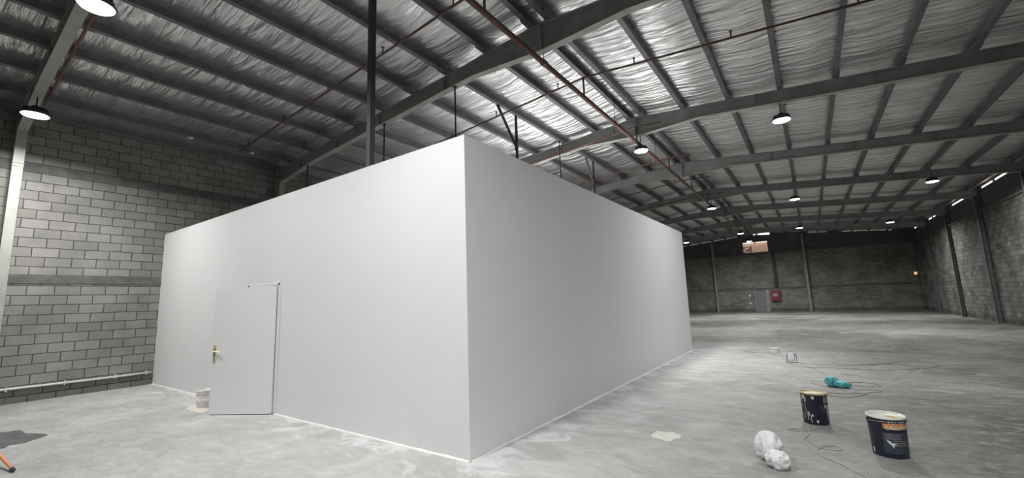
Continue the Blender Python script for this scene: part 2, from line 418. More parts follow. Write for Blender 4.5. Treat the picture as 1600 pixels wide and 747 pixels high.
# purlins (Z sections running the whole length)
def purlin(xn, label):
    x = xn * H; z = roof(x); s = 1 if xn > -2.12 else -1; t = .014
    prof = [(-.05, 0), (.0 + t, 0), (t, PUR_H - t), (.06, PUR_H - t), (.06, PUR_H - .002), (0, PUR_H - .002), (0, t), (-.05, t)]
    b = MB(); b.prism([(x + s * px * 1.5, z + pz) for px, pz in prof], 'Y', YN + .01, YB + .02)
    # lapped sleeves where the lengths meet over every frame
    for k in range(-1, 8):
        y0 = K(k) * H; b.span((x - .055, y0 - .32, z + .001), (x + .045, y0 + .32, z + .09))
    tag(b.build('roof_purlin', MAT['purlin']), label, 'purlin', 'roof purlins')
for i, xn in enumerate(sorted(PR)): purlin(xn, 'dark steel roof purlin, %s to the right of the ridge' % ORD[i])
for i, xn in enumerate(sorted(PL_, reverse=True)): purlin(xn, 'dark steel roof purlin, %s to the left of the ridge' % ORD[i])

# portal frames
FW = .15
FR_LABEL = {-1: 'steel portal frame overhead just behind the camera',
            0: 'nearest steel portal frame, with the pale column at the left edge',
            1: 'steel portal frame crossing above the front part of the white room',
            2: 'steel portal frame crossing above the rear part of the white room',
            3: 'steel portal frame just beyond the white room',
            4: 'second steel portal frame beyond the white room',
            5: 'third steel portal frame beyond the white room, nearest column seen on the right wall',
            6: 'fourth steel portal frame beyond the white room, second column seen on the right wall',
            7: 'farthest free-standing steel portal frame, just before the far wall'}
def frame(k):
    y = K(k) * H; e = empty('portal_frame', (XRIDGE, y, 0)); tag(e, FR_LABEL[k], 'steel frame', 'steel portal frames')
    def part(name, b, mat): o = b.build(name, mat, None); o.parent = e; o.matrix_parent_inverse = Matrix.Translation((-XRIDGE, -y, 0)); return o
    D = .20 * H
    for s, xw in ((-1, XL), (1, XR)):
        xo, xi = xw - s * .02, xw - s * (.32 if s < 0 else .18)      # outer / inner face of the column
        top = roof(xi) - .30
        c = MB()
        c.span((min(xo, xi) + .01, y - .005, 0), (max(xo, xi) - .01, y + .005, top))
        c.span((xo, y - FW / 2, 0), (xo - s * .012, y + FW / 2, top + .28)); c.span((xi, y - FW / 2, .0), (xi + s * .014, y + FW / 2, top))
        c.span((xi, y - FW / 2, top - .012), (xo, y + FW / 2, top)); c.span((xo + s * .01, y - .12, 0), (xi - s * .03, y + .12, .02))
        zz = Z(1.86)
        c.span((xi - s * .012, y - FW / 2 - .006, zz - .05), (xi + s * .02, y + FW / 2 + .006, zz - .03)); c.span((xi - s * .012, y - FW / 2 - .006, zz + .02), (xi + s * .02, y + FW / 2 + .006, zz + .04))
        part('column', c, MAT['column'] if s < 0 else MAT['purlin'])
        # rafter polyline from eave to ridge
        xa = xw - s * .02
        us = [xa, xw - s * .34, xw - s * 2.2, XRIDGE + s * .98 * H, XRIDGE]
        dp = [D + (.10 if s < 0 else .0), D + (.09 if s < 0 else .0), D * .88, D * .95, D * 1.62]
        tp = [(x_, roof(x_) - .004) for x_ in us]; bt = [(x_, roof(x_) - d_) for x_, d_ in zip(us, dp)]
        wb = MB(); poly = tp + bt[::-1]
        wb.prism(poly, 'Y', y - .005, y + .005)
        for q in (1.4, 3.2, 5.0, 7.2):            # stiffeners
            xs_ = xw - s * q; wb.span((xs_ - .005, y - FW / 2 + .01, roof(xs_) - D * .86), (xs_ + .005, y + FW / 2 - .01, roof(xs_) - .01))
        wb.span((XRIDGE + s * .002, y - FW / 2, roof(XRIDGE) - D * 1.62), (XRIDGE + s * .02, y + FW / 2, roof(XRIDGE) - .03))
        r = part('rafter', wb, MAT['steel'])
        fb_ = MB()
        for (p, q) in zip(bt[:-1], bt[1:]): fb_.prism([p, q, (q[0], q[1] - .014), (p[0], p[1] - .014)], 'Y', y - FW / 2, y + FW / 2)
        o = fb_.build('bottom_flange', MAT['flange'], None); o.parent = r
        o.matrix_parent_inverse = Matrix.Translation((-XRIDGE, -y, 0)); o.parent = r; o.matrix_parent_inverse = Matrix.Identity(4)
        tf = MB()
        for (p, q) in zip(tp[:-1], tp[1:]): tf.prism([p, q, (q[0], q[1] - .014), (p[0], p[1] - .014)], 'Y', y - FW / 2, y + FW / 2)
        o = tf.build('top_flange', MAT['steel'], None); o.parent = r
for k in range(-1, 8): frame(k)
# end posts on the far wall
for xn, zt, lab in ((-4.25, 2.85, 'pale steel post on the far wall, left of the grey door'), (-.08, 2.82, 'pale steel post on the far wall, right of the red cabinet')):
    b = MB(); x = xn * H
    b.span((x - .08, YB - .25, 0), (x + .08, YB - .236, roof(x) - .02)); b.span((x - .08, YB - .064, 0), (x + .08, YB - .05, roof(x) - .02)); b.span((x - .005, YB - .24, 0), (x + .005, YB - .06, roof(x) - .02))
    b.span((x - .12, YB - .28, 0), (x + .12, YB - .05, .02))
    tag(b.build('wall_post', MAT['steel']), lab, 'steel post', 'posts on the far wall')
b = MB(); b.span((-1.42 * H - .1, YB - .22, Z(.25)), (-1.42 * H + .1, YB - .045, wz0 - .03))
tag(b.build('wall_duct', MAT['black']), 'dark vertical duct on the far wall above the red cabinet', 'duct')

# far door (structure) and red hose cabinet
d = MB(); d.span((dx0 + .03, YB + .03, .01), (dx1 - .03, YB + .07, dz1 - .03))
door = struct(d.build('door_1', MAT['greydoor']), 'grey flush door in the far wall', 'door')
f_ = MB(); f_.span((dx0 - .07, YB - .02, 0), (dx0 + .02, YB + .1, dz1 + .05)); f_.span((dx1 - .02, YB - .02, 0), (dx1 + .2, YB + .1, dz1 + .05)); f_.span((dx0, YB - .02, dz1 - .02), (dx1, YB + .1, dz1 + .05))
f_.build('door_frame', MAT['steel'], door)
hd = MB(); hd.tube([(dx0 + .1, YB + .02, 1.0), (dx0 + .1, YB - .02, 1.0), (dx0 + .22, YB - .02, 1.0)], .01, 8); hd.build('door_handle', MAT['chrome'], door)
e = empty('hose_cabinet', (-1.49 * H, YB - .045, Z(-.47)))
c = MB(); c.span((-.36, -.2, 0), (.36, .04, .9)); c.build('body', MAT['red'], e, bevel=.01)
c = MB(); c.span((-.32, -.215, .04), (.22, -.2, .86)); dd_ = c.build('door', MAT['red'], e, bevel=.005)
c = MB()
for zz, hh in ((.60, .03), (.42, .05), (.52, .02)): c.span((-.22, -.222, zz), (.12, -.214, zz + hh))
o = c.build('marking', MAT['white'], dd_); o['label'] = 'pale lettering bars'
c = MB(); c.tube([(.18, -.23, .4), (.18, -.23, .5)], .01, 6); c.build('handle', MAT['chrome'], dd_)
tag(e, 'red fire hose cabinet on the far wall, right of the grey door', 'cabinet')
for zz, lab in ((-.16, 'small white fitting on the far wall, upper one left of the grey door'), (-.56, 'small white fitting on the far wall, lower one left of the grey door')):
    e = empty('wall_fitting', (-2.68 * H, YB, Z(zz)))
    c = MB(); c.box((0, -.03, 0), (.16, .06, .16)); c.build('box', MAT['bucket'], e, bevel=.01)
    c = MB(); c.box((0, -.065, 0), (.09, .015, .09)); c.build('cover', MAT['white'], e, bevel=.004)
    tag(e, lab, 'wall fitting', 'white fittings beside the far door')
e = empty('wall_light', (3.89 * H, YB - .0, Z(.6)))
c = MB(); c.box((0, -.03, .0), (.22, .06, .3)); c.build('bracket', MAT['steel'], e, bevel=.01)
c = MB(); c.lathe([(0, -.10), (.07, -.08), (.09, 0), (.07, .08), (0, .10)], (0, -.12, 0), 14); c.build('bulb', MAT['amber'], e, smooth=True)
tag(e, 'small amber light in the far right corner', 'light')

# ------------------------------------------------------------------ white drywall room
BX1, BY0, BY1, BZ = -1.886 * H, 2.158 * H, 8.36 * H, Z(1.179)
T = .11
room = empty('drywall_room', (BX1, BY0, 0)); tag(room, 'large white painted drywall room with one open door, built inside the warehouse', 'room')
def rp(name, b, mat, bevel=0, smooth=False):
    o = b.build(name, mat, None, smooth=smooth, bevel=bevel); o.parent = room; o.matrix_parent_inverse = Matrix.Translation((-BX1, -BY0, 0)); return o
hx = -4.385 * H; ox = hx - 1.08; oz = Z(.25)
b = MB()
b.span((XL, BY0, 0), (ox, BY0 + T, BZ)); b.span((hx, BY0, 0), (BX1, BY0 + T, BZ)); b.span((ox, BY0, oz), (hx, BY0 + T, BZ))
rp('front_wall', b, MAT['drywall'])
b = MB(); b.span((BX1 - T, BY0 + T, 0), (BX1, BY1 - T, BZ)); rp('side_wall', b, MAT['drywall'])
b = MB(); b.span((XL, BY1 - T, 0), (BX1, BY1, BZ)); rp('rear_wall', b, MAT['drywall'])
b = MB(); b.span((XL, BY0 + T, 0), (XL + T, BY1 - T, BZ)); rp('end_wall', b, MAT['drywall'])
b = MB(); b.span((XL + T, BY0 + T, BZ - .10), (BX1 - T, BY1 - T, BZ - .04)); rp('top_board', b, MAT['drywall'])
# thin corner bead and splash of plaster at the foot
b = MB(); b.tube([(BX1, BY0, .01), (BX1, BY0, BZ)], .004, 6); rp('corner_bead', b, MAT['door'])
def splash(p, q, nrm):
    b = MB(); p = Vector(p); q = Vector(q); nrm = Vector(nrm); n = int((q - p).length / .12); L_ = []
    for i in range(n + 1):
        c0 = p.lerp(q, i / n); wv = .022 + .022 * abs(noise.noise((c0.x * 3, c0.y * 3, 0))); hv = .016 + .012 * noise.noise((c0.x * 5, c0.y * 5, 3))
        L_ += [c0 + Vector((0, 0, hv)) + nrm * .002, c0 + nrm * (.012) + Vector((0, 0, hv * .6)), c0 + nrm * wv + Vector((0, 0, .001))]
    b.add(L_, [f for i in range(n) for f in ((i * 3, i * 3 + 1, i * 3 + 4, i * 3 + 3), (i * 3 + 1, i * 3 + 2, i * 3 + 5, i * 3 + 4))]); return b
b = splash((BX1, BY0, 0), (hx + .05, BY0, 0), (0, -1, 0)); b2 = splash((ox - .05, BY0, 0), (XL, BY0, 0), (0, -1, 0)); b.add(b2.v, b2.f)
b2 = splash((BX1, BY0, 0), (BX1, BY1, 0), (1, 0, 0)); b.add(b2.v, b2.f); rp('plaster_splash', b, MAT['skirt'])
# door frame and leaf
b = MB()
b.span((ox - .03, BY0 - .012, 0), (ox + .03, BY0 + T + .01, oz + .03)); b.span((hx - .02, BY0 - .012, 0), (hx + .03, BY0 + T + .01, oz + .03)); b.span((ox - .03, BY0 - .012, oz - .02), (hx + .03, BY0 + T + .01, oz + .03))
rp('door_frame', b, MAT['door'], bevel=.004)
LW = 1.075; ang = math.atan2(-(1.8317 - 2.1525), (4.9528 - 4.3822))
leaf = bpy.data.objects.new('door', None)
b = MB(); b.span((-LW, -.045, .012), (0, 0, Z(.232)))
leaf = b.build('door', MAT['door'], None, bevel=.003)
leaf.parent = room; leaf.matrix_parent_inverse = Matrix.Identity(4)
leaf.location = (hx - .022 - BX1, -.016, 0); leaf.rotation_euler = (0, 0, ang)
leaf['label'] = 'white door leaf swung open'
def lp(name, b, mat, **kw): o = b.build(name, mat, None, **kw); o.parent = leaf; return o
b = MB(); b.span((-LW + .028, -.056, .83), (-LW + .072, -.045, 1.11)); lp('handle_plate', b, MAT['brass'], bevel=.003)
b = MB(); b.tube([(-LW + .05, -.05, 1.01), (-LW + .05, -.095, 1.01), (-LW + .07, -.10, 1.01), (-LW + .19, -.10, 1.00)], [.014, .014, .013, .011], 10)
b.lathe([(0, 0), (.018, 0), (.018, .012), (0, .012)], (-LW + .049, -.06, 1.07), 12); lp('door_handle', b, MAT['brass'], smooth=True)
b = MB(); b.tube([(-LW + .05, -.05, .91), (-LW + .05, -.066, .91)], .011, 10); b.box((-LW + .05, -.072, .91), (.006, .012, .03)); lp('lock_barrel', b, MAT['chrome'])
for zz in (.25, 1.05, 1.85):
    b = MB(); b.tube([(.004, -.006, zz - .05), (.004, -.006, zz + .05)], .007, 8); b.span((-.035, -.002, zz - .05), (.0, .003, zz + .05)); lp('hinge', b, MAT['chrome'])

# slate post standing inside the room against its front wall and rising to the roof
b = MB(); px, py = -3.085 * H, 2.158 * H + T + .06
b.span((px - .045, py - .045, BZ - .04), (px + .045, py + .045, roof(px) + .0)); b.span((px - .09, py - .055, BZ - .04), (px + .09, py + .09, BZ - .028))
b.span((px - .06, py - .05, roof(px) - .012), (-2.88 * H + .06, py + .05, roof(px) - .002))
o = b.build('steel_post', MAT['post'], bevel=.006); tag(o, 'tall slate grey square post rising from the white room roof to the purlins', 'post')
# hanger rods and braces
def hanger(x, y, ztop, r, label, grp='hanger rods over the white room'):
    b = MB(); z0 = BZ - .04; b.tube([(x, y, z0), (x, y, ztop)], r, 8); b.box((x, y, z0 + .008), (.10, .06, .012)); b.box((x, y, ztop - .01), (.08, .05, .02))
    tag(b.build('hanger_rod', MAT['black']), label, 'hanger', grp)
yB = K(1) * H - .02
for xn, lab in ((-3.41, 'black hanger rod at the front of the white room top, nearest its corner'), (-4.80, 'black hanger rod at the front of the white room top, beside the tall square post'),
                (-6.84, 'black hanger rod at the front of the white room top, leftmost')):
    x = xn * H; hanger(x, yB, roof(x) - .20 * H * .95 - .012 if xn > -6 else roof(x) - .20 * H * .95 - .02, .017, lab)
x = -3.52 * H; hanger(x, 6.70 * H, roof(x), .015, 'black hanger rod between the two V braces over the right side of the white room')
for yn, y2, lab in ((5.28, 4.80, 'black V shaped brace over the right side of the white room, nearer one'), (8.20, 7.85, 'black V shaped brace over the right side of the white room, farther one')):
    b = MB(); z0 = BZ - .04; x = xp = -3.52 * H; zv = Z(2.38) - z0
    e = empty('v_brace', (x, yn * H, z0)); tag(e, lab, 'brace', 'V braces over the white room')
    for nm, p0, p1 in (('strut', (0, 0, 0), (xp - x, 0, roof(xp) - z0)), ('strut', (0, -.02, zv), (xp - x, (y2 - yn) * H, roof(xp) - z0))):
        b = MB(); v = Vector(p1) - Vector(p0); q = Vector((0, 0, 1)).rotation_difference(v).to_matrix()
        b.box((Vector(p0) + Vector(p1)) / 2, (.05, .05, v.length), q); b.build(nm, MAT['black'], e)
    b = MB(); b.box((0, -.02, zv), (.012, .12, .22)); b.build('gusset', MAT['black'], e)

# ------------------------------------------------------------------ sprinkler pipework
mx_, mz = -2.12 * H, Z(2.575)
e = empty('sprinkler_main', (mx_, K(-1) * H, mz)); tag(e, 'thick dark red sprinkler main running under the ridge', 'pipe')
def ep(name, b, mat, smooth=False): o = b.build(name, mat, None, smooth=smooth); o.parent = e; o.matrix_parent_inverse = Matrix.Translation(-e.location); return o
b = MB(); b.tube([(mx_, YN + .1, mz), (mx_, YB - .3, mz)], .048, 14); ep('pipe', b, MAT['redpipe'], True)
for yn in [(.70 + 2.08 * i) + 1.0 for i in range(12)]:
    b = MB(); b.tube([(mx_, yn * H - .05, mz), (mx_, yn * H + .05, mz)], .062, 14); ep('coupling', b, MAT['redpipe'])
    b = MB(); b.tube([(mx_, yn * H, mz), (mx_, yn * H, roof(mx_) + .02)], .006, 6); ep('hanger', b, MAT['black'])
def bz(x): return roof(x) - .18 * H
for i in range(7):
    yn = .70 + 2.04 * i + (.02 if i > 1 else 0); y = yn * H
    if abs(y - K(2) * H) < .3: y = K(2) * H - .12
    xa, xb = (-7.0 * H, (.80 if i == 2 else 3.3) * H)
    if i == 2: xb = 1.15 * H
    if i > 2: xb = -1.7 * H
    lab = 'thin dark red sprinkler branch crossing under the roof, %s from the camera' % ORD[i]
    e = empty('sprinkler_branch', (mx_, y, bz(mx_))); tag(e, lab, 'pipe', 'sprinkler branch pipes')
    # threads through the frames' depth between them, bends at the ridge
    b = MB(); b.tube([(xa, y, bz(xa)), (mx_, y, bz(mx_)), (xb, y, bz(xb))], .021, 10); ep('pipe', b, MAT['redpipe'], True)
    if bz(mx_) - mz > .1:
        b = MB(); b.tube([(mx_, y, mz + .03), (mx_, y, bz(mx_))], .021, 10); ep('riser', b, MAT['redpipe'], True)
    x = xa + .5
    while x < xb:
        if abs(x - mx_) > .4:
            b = MB(); b.tube([(x, y, bz(x)), (x, y, bz(x) + .12)], .013, 8); b.box((x, y, bz(x) + .13), (.05, .05, .012)); b.build('sprinkler_head', MAT['redpipe'], None); o = bpy.data.objects[-1] if False else COL.objects[-1]
            o.parent = e; o.matrix_parent_inverse = Matrix.Translation(-e.location)
        x += 1.75

# ------------------------------------------------------------------ high-bay lamps
def lamp_proto():
    e = empty('high_bay_lamp'); 
    b = MB(); b.lathe([(0, .16), (.05, .16), (.06, .10), (.10, .09), (.155, .05), (.175, .01), (.175, -.01), (.16, -.012)], n=28); b.build('housing', MAT['housing'], e, smooth=True)
    b = MB(); b.lathe([(.16, -.008), (.15, -.022), (.10, -.034), (0, -.038)], n=28); b.build('lens', MAT['lens'], e, smooth=True)
    b = MB()
    for k in range(14):
        a = 2 * math.pi * k / 14; b.box((.10 * math.cos(a), .10 * math.sin(a), .085), (.09, .006, .05), Matrix.Rotation(a, 3, 'Z'))
    b.build('heat_sink', MAT['housing'], e)
    return e
proto = lamp_proto()
ld = bpy.data.lights.new('lamp_light', 'AREA'); ld.shape = 'DISK'; ld.size = .33; ld.energy = LAMP_W; ld.color = LAMP_COL; ld.spread = math.radians(164)
LAMPS = [  # x, frame, lens height, label
    (-4.26, 0, 2.365, 'large glowing high bay lamp at the top left, nearest of all'),
    (-6.80, 0, 2.225, 'glowing high bay lamp above the pale left column'),
    (-2.06, 0, 2.40, 'added unseen high bay lamp under the ridge of the nearest frame'),  # out of view; added ridge lamp that lights the foreground
    (-.07, 0, 2.41, 'added unseen high bay lamp right of the ridge on the nearest frame'),  # invented lamp outside the frame, lights the near corner of the room
    (2.53, 0, 2.36, 'added unseen high bay lamp by the right eave on the nearest frame'),  # unseen extra lamp, added to brighten the room's right face and near floor
    (-2.08, 2, 2.44, 'glowing high bay lamp just above the long top edge of the white room'),
    (-.07, 2, 2.41, 'glowing high bay lamp high on the right, largest beyond the white room'),
    (-4.26, 2, 2.34, 'high bay lamp hidden over the middle of the white room'),
    (-2.08, 4, 2.455, 'glowing high bay lamp past the white room, nearest to its far top corner'),
    (-.08, 4, 2.39, 'glowing high bay lamp in the middle distance, left of the eave lamps'),
    (2.54, 4, 2.363, 'nearer glowing high bay lamp close to the right eave'),
    (-2.1, 6, 2.42, 'small distant high bay lamp above the far window, upper of two'),
    (-.09, 6, 2.394, 'small distant high bay lamp above and right of the far window'),
    (2.52, 6, 2.26, 'farther glowing high bay lamp close to the right eave'),
    (-4.24, 6, 2.276, 'small distant high bay lamp beside the far top corner of the white room'),
    (-2.12, 7, 2.40, 'small distant high bay lamp touching the far window top'),
]
for i, (xn, k, zn, lab) in enumerate(LAMPS):
    o = proto if i == 0 else copy_tree(proto)
    x, y, z = xn * H, K(k) * H, Z(zn); o.location = (x, y, z)
    o.scale = (1.15, 1.15, 1)
    tag(o, lab, 'ceiling lamp', 'high bay lamps')
    top = roof(x) - .20 * H * .9 - .02
    u = abs(x - XRIDGE)
    if u < .98 * H: top = roof(x) - .20 * H * (1.62 - .67 * u / (.98 * H)) - .01
    b = MB()
    b.tube([(0, 0, .15), (0, 0, max(.2, top - z))], .009, 6)
    b.build('suspension_hook', MAT['black'], o)
    lo = bpy.data.objects.new('lamp_light', ld); COL.objects.link(lo); lo.parent = o; lo.location = (0, 0, -.042)

# ------------------------------------------------------------------ left wall conduit and small heads
e = empty('wall_conduit', (XL, 3.2, Z(-.83))); tag(e, 'white conduit running low along the left block wall', 'conduit')
def ep(name, b, mat, smooth=False): o = b.build(name, mat, None, smooth=smooth); o.parent = e; o.matrix_parent_inverse = Matrix.Translation(-e.location); return o
b = MB(); zz = Z(-.828); b.tube([(XL + .034, y_, zz + .008 * math.sin(y_ * 1.7)) for y_ in [YN + .1 + i * (BY0 - YN - .15) / 24 for i in range(25)]], .024, 10); ep('pipe', b, MAT['conduit'], True)
for y_ in (1.3, 2.1, 2.9, 3.45):
    b = MB(); b.span((XL, y_ - .012, zz - .04), (XL + .064, y_ + .012, zz + .045)); ep('clip', b, MAT['conduit'])
def head(name, x, y, zt, lab, cat):
    e = empty(name, (x, y, zt)); b = MB(); b.lathe([(0, 0), (.055, 0), (.055, -.025), (.035, -.045), (0, -.045)], n=16); b.build('body', MAT['bucket'], e, smooth=True)
    b = MB(); b.lathe([(.0, -.045), (.018, -.045), (.014, -.06), (0, -.062)], n=12); b.build('sensor', MAT['conduit'], e, smooth=True)
    tag(e, lab, cat, 'white detectors under the left roof slope')
head('smoke_detector', -5.44 * H + .0, 2.12 * H, roof(-5.44 * H), 'white round detector on a purlin above the white room, topmost of three', 'detector')
head('smoke_detector', -7.32 * H, 2.2 * H, roof(-7.32 * H), 'white round detector on the lowest left purlin, leftmost of three', 'detector')
head('smoke_detector', -7.32 * H, 3.06 * H, roof(-7.32 * H), 'white round detector on the lowest left purlin, close to the white room top edge', 'detector')

# ------------------------------------------------------------------ things on the floor
# big dark drums
def drum(name, loc, rz, label, R0, R1, Ht, kind):
    e = empty(name, loc, rz); tag(e, label, 'paint drum', 'dark paint drums on the floor')
    prof = [(0, 0.0), (R0 - .006, 0), (R0, .006), (R0, .012), (R0 - .002, .02)]
    n_ = 10
    for i in range(n_ + 1):
        t = i / n_; z = .03 + (Ht - .05) * t; r = R0 + (R1 - R0) * t
        if i in (7,): r += .003
        prof.append((r, z))
    prof += [(R1, Ht - .012), (R1 - .004, Ht - .006), (R1 - .006, Ht - .05 if kind == 'open' else Ht - .03)]
    b = MB(); b.lathe(prof, n=48); body = b.build('body', MAT['tin'], e, smooth=True)
    def wrap(p, zb, off=.002):   # flat label coords (arc length, height) onto the drum
        def f(u, v):
            r = R0 + (R1 - R0) * ((zb + v - .03) / (Ht - .05)) + off; a = u / R1
            return (r * math.cos(a), r * math.sin(a), zb + v)
        return f
    def patch(nm, u0, u1, z0, z1, mat, off=.0015, round_=False):
        b = MB(); f = wrap(None, 0, off); n = 16; vs = []; fs = []
        for i in range(n + 1):
            u = u0 + (u1 - u0) * i / n; vs += [f(u, z0), f(u, z1)]
        for i in range(n): fs.append((i * 2, i * 2 + 2, i * 2 + 3, i * 2 + 1))
        b.add(vs, fs); return b.build(nm, mat, body, smooth=True)
    def text(nm, s, size, u0, z0, mat, off=.003, sx=1.0):
        cu = bpy.data.curves.new('t', 'FONT'); cu.body = s; cu.size = size; cu.resolution_u = 3; cu.offset = size * .02
        to = bpy.data.objects.new('t', cu); COL.objects.link(to); bpy.context.view_layer.update()
        dg = bpy.context.evaluated_depsgraph_get(); me = bpy.data.meshes.new_from_object(to.evaluated_get(dg))
        f = wrap(None, 0, off)
        for v in me.vertices: v.co = f(u0 + v.co.x * sx, z0 + v.co.y)
        bpy.data.objects.remove(to); me.materials.clear(); me.materials.append(mat); me.name = nm
        o = bpy.data.objects.new(nm, me); COL.objects.link(o); o.parent = body; return o
    return e, body, patch, text

# front drum, open, ivory rim
e, body, patch, text = drum('paint_drum', (.478, 5.88, 0), 0, 'large dark drum with ivory rim, clean orange lettering band, right foreground', .143, .152, .385, 'open')
R1, Ht = .152, .385
b = MB(); b.lathe([(R1 - .002, Ht - .022), (R1 + .008, Ht - .018), (R1 + .010, Ht - .008), (R1 + .004, Ht + .002), (R1 - .006, Ht), (R1 - .010, Ht - .014), (0, Ht - .014)], n=48)
lid = b.build('lid', MAT['rim'], e, smooth=True)
b = MB(); pts = []
for k in range(18):
    a = 2 * math.pi * k / 18; r = .052 * (1 + .35 * math.sin(a * 3 + 1) + .15 * math.sin(a * 5)); pts.append((.055 + r * 1.5 * math.cos(a) * .8, -.02 + r * math.sin(a) * .9))
b.prism(pts, 'Z', Ht - .0145, Ht - .0125); b.build('dried_paint', MAT['spill'], lid)
fa = math.atan2(-5.88, -.478)             # direction that faces the camera
A = lambda deg: (fa + math.radians(deg)) * R1
patch('orange_band', A(-12), A(72), .258, .328, MAT['orange'])
patch('label_panel', A(-18), A(76), .045, .245, MAT['greyblue'])
text('lettering', 'P.C.C.UTT', .034, A(4), .328, MAT['white'], sx=.95)
text('lettering', 'CAULSTON', .046, A(-6), .275, MAT['rim'], sx=.88)
for i, (u, z_) in enumerate(((-10, .225), (-10, .205), (-10, .185), (10, .165), (10, .145), (14, .125))):
    patch('print_line', A(u), A(u + 50), z_, z_ + .004, MAT['cable'], off=.0025)
# pale bird-like emblem low on the panel
b = MB(); shp = [(-8, .175), (2, .165), (8, .15), (22, .142), (14, .132), (12, .10), (6, .125), (-2, .145)]
vs = []
for dg_, z_ in shp:
    a = fa + math.radians(dg_); r = .143 + .009 * (z_ - .03) / .335 + .0028; vs.append((r * math.cos(a), r * math.sin(a), z_))
b.add(vs, [(0, 1, 7), (1, 2, 6, 7), (2, 3, 4, 6), (4, 5, 6)]); b.build('emblem', MAT['panel'], body)
patch('small_mark', A(-62), A(-56), .03, .075, MAT['white'])
for sgn in (-66, 114):
    a = fa + math.radians(sgn); c0 = Vector((math.cos(a) * .152, math.sin(a) * .152, .33)); t_ = Vector((-math.sin(a), math.cos(a), 0)); o_ = Vector((math.cos(a), math.sin(a), 0))
    b = MB(); b.tube([c0 - o_ * .004, c0 + o_ * .012], .022, 12); b.build('handle_ear', MAT['housing'], e)
b = MB(); pts = []
for i in range(19):
    t = i / 18 * math.pi; a = fa + math.radians(-66) + t
    pts.append((.164 * math.cos(a), .164 * math.sin(a), .33 - .19 * math.sin(t) if False else .33 + .02 * math.sin(t)))
b.tube(pts, .0025, 6); b.build('wire_handle', MAT['chrome'], e, smooth=True)

# rear drum, lid askew, splashed
e, body, patch, text = drum('paint_drum', (-.127, 6.83, 0), 0, 'dark paint splashed drum with gold brown rim, beside the loop of tan cable', .138, .143, .37, 'shut')
R1, Ht = .143, .37
b = MB(); b.lathe([(R1 - .004, Ht - .015), (R1 + .010, Ht - .012), (R1 + .012, Ht - .002), (R1 + .006, Ht + .006), (R1 - .010, Ht + .006), (R1 - .014, Ht - .004), (0, Ht - .004)], n=48)
lid = b.build('lid', MAT['lidgold'], e, smooth=True)
b = MB(); pts = []
for k in range(20):
    a = 2 * math.pi * k / 20; r = .07 * (1 + .3 * math.sin(a * 2 + .5) + .2 * math.sin(a * 5)); pts.append((-.02 + r * math.cos(a) * 1.25, -.015 + r * math.sin(a)))
b.prism(pts, 'Z', Ht - .0045, Ht - .002); o = b.build('paint_spill', MAT['rim'], lid); o['label'] = 'ivory paint drying on the lid'
fa = math.atan2(-6.83, .127); A = lambda deg: (fa + math.radians(deg)) * R1
random.seed(3)
def drip(u, z0, z1, w, mat):
    b = MB(); vs = []; n = 8
    for i in range(n + 1):
        z_ = z0 + (z1 - z0) * i / n; wd = w * (.6 + .5 * random.random()) * (.35 if i in (0, n) else 1); r = .138 + .005 * z_ / Ht + .0018; a = fa + math.radians(u + 1.5 * math.sin(i))
        for s in (-1, 1): vs.append((r * math.cos(a + s * wd / r / 2), r * math.sin(a + s * wd / r / 2), z_))
    b.add(vs, [(i * 2, i * 2 + 1, i * 2 + 3, i * 2 + 2) for i in range(n)]); b.build('paint_drip', mat, body)
for u, z0, z1, w_ in ((-62, .20, .35, .012), (-50, .30, .35, .03), (-44, .12, .345, .006), (-40, .24, .33, .010), (-34, .05, .16, .009), (-20, .02, .11, .008), (-52, .06, .14, .008), (-5, .31, .345, .03),
                      (48, .20, .345, .016), (58, .10, .34, .010), (66, .05, .33, .012), (-28, .10, .15, .012), (-14, .10, .13, .02)):
    drip(u, z0, z1, w_, MAT['rim'] if u != -14 else MAT['panel'])
patch('small_mark', A(2), A(10), .03, .06, MAT['white']); patch('label_panel', A(22), A(46), .17, .26, MAT['greyblue'])

# crumpled things
def crumple(name, lobes, mat, label, cat, seed, floor_=0.001, sub=5, amp=.22, fine=1.0):
    b = MB()
    for (cx, cy, rx, ry, rz) in lobes:
        bm = bmesh.new(); bmesh.ops.create_icosphere(bm, subdivisions=sub, radius=1)
        vs = []
        for v in bm.verts:
            p = v.co.copy(); q = p * 1.3 + Vector((seed, cx * 3, cy))
            c_ = abs(noise.noise(q * 1.1)) + .55 * fine * abs(noise.noise(q * 2.4)) + .28 * fine * abs(noise.noise(q * 5.5))
            p *= 1 + amp * (.45 - 1.35 * c_)
            z_ = (p.z * .5 + .5) * rz
            flare = 1 + .12 * max(0, .25 - z_ / rz)
            vs.append(Vector((cx + p.x * rx * flare, cy + p.y * ry * flare, max(z_ - .035 * rz, floor_) )))
        b.add(vs, [tuple(v.index for v in f.verts) for f in bm.faces]); bm.free()
    o = b.build(name, mat, smooth=True); return tag(o, label, cat)
crumple('cloth_bag', [(-.52, 5.10, .115, .10, .285), (-.44, 4.93, .10, .085, .17)], MAT['cloth'], 'crumpled white cloth bag on the floor, bottom right', 'bag', 3.1, amp=.34, fine=.4)
crumple('plastic_film', [(.12, 9.42, .10, .09, .18), (.25, 9.36, .13, .08, .12)], MAT['blue'], 'crumpled turquoise plastic film lying on coiled thin wires', 'plastic film', 8.4, amp=.3)

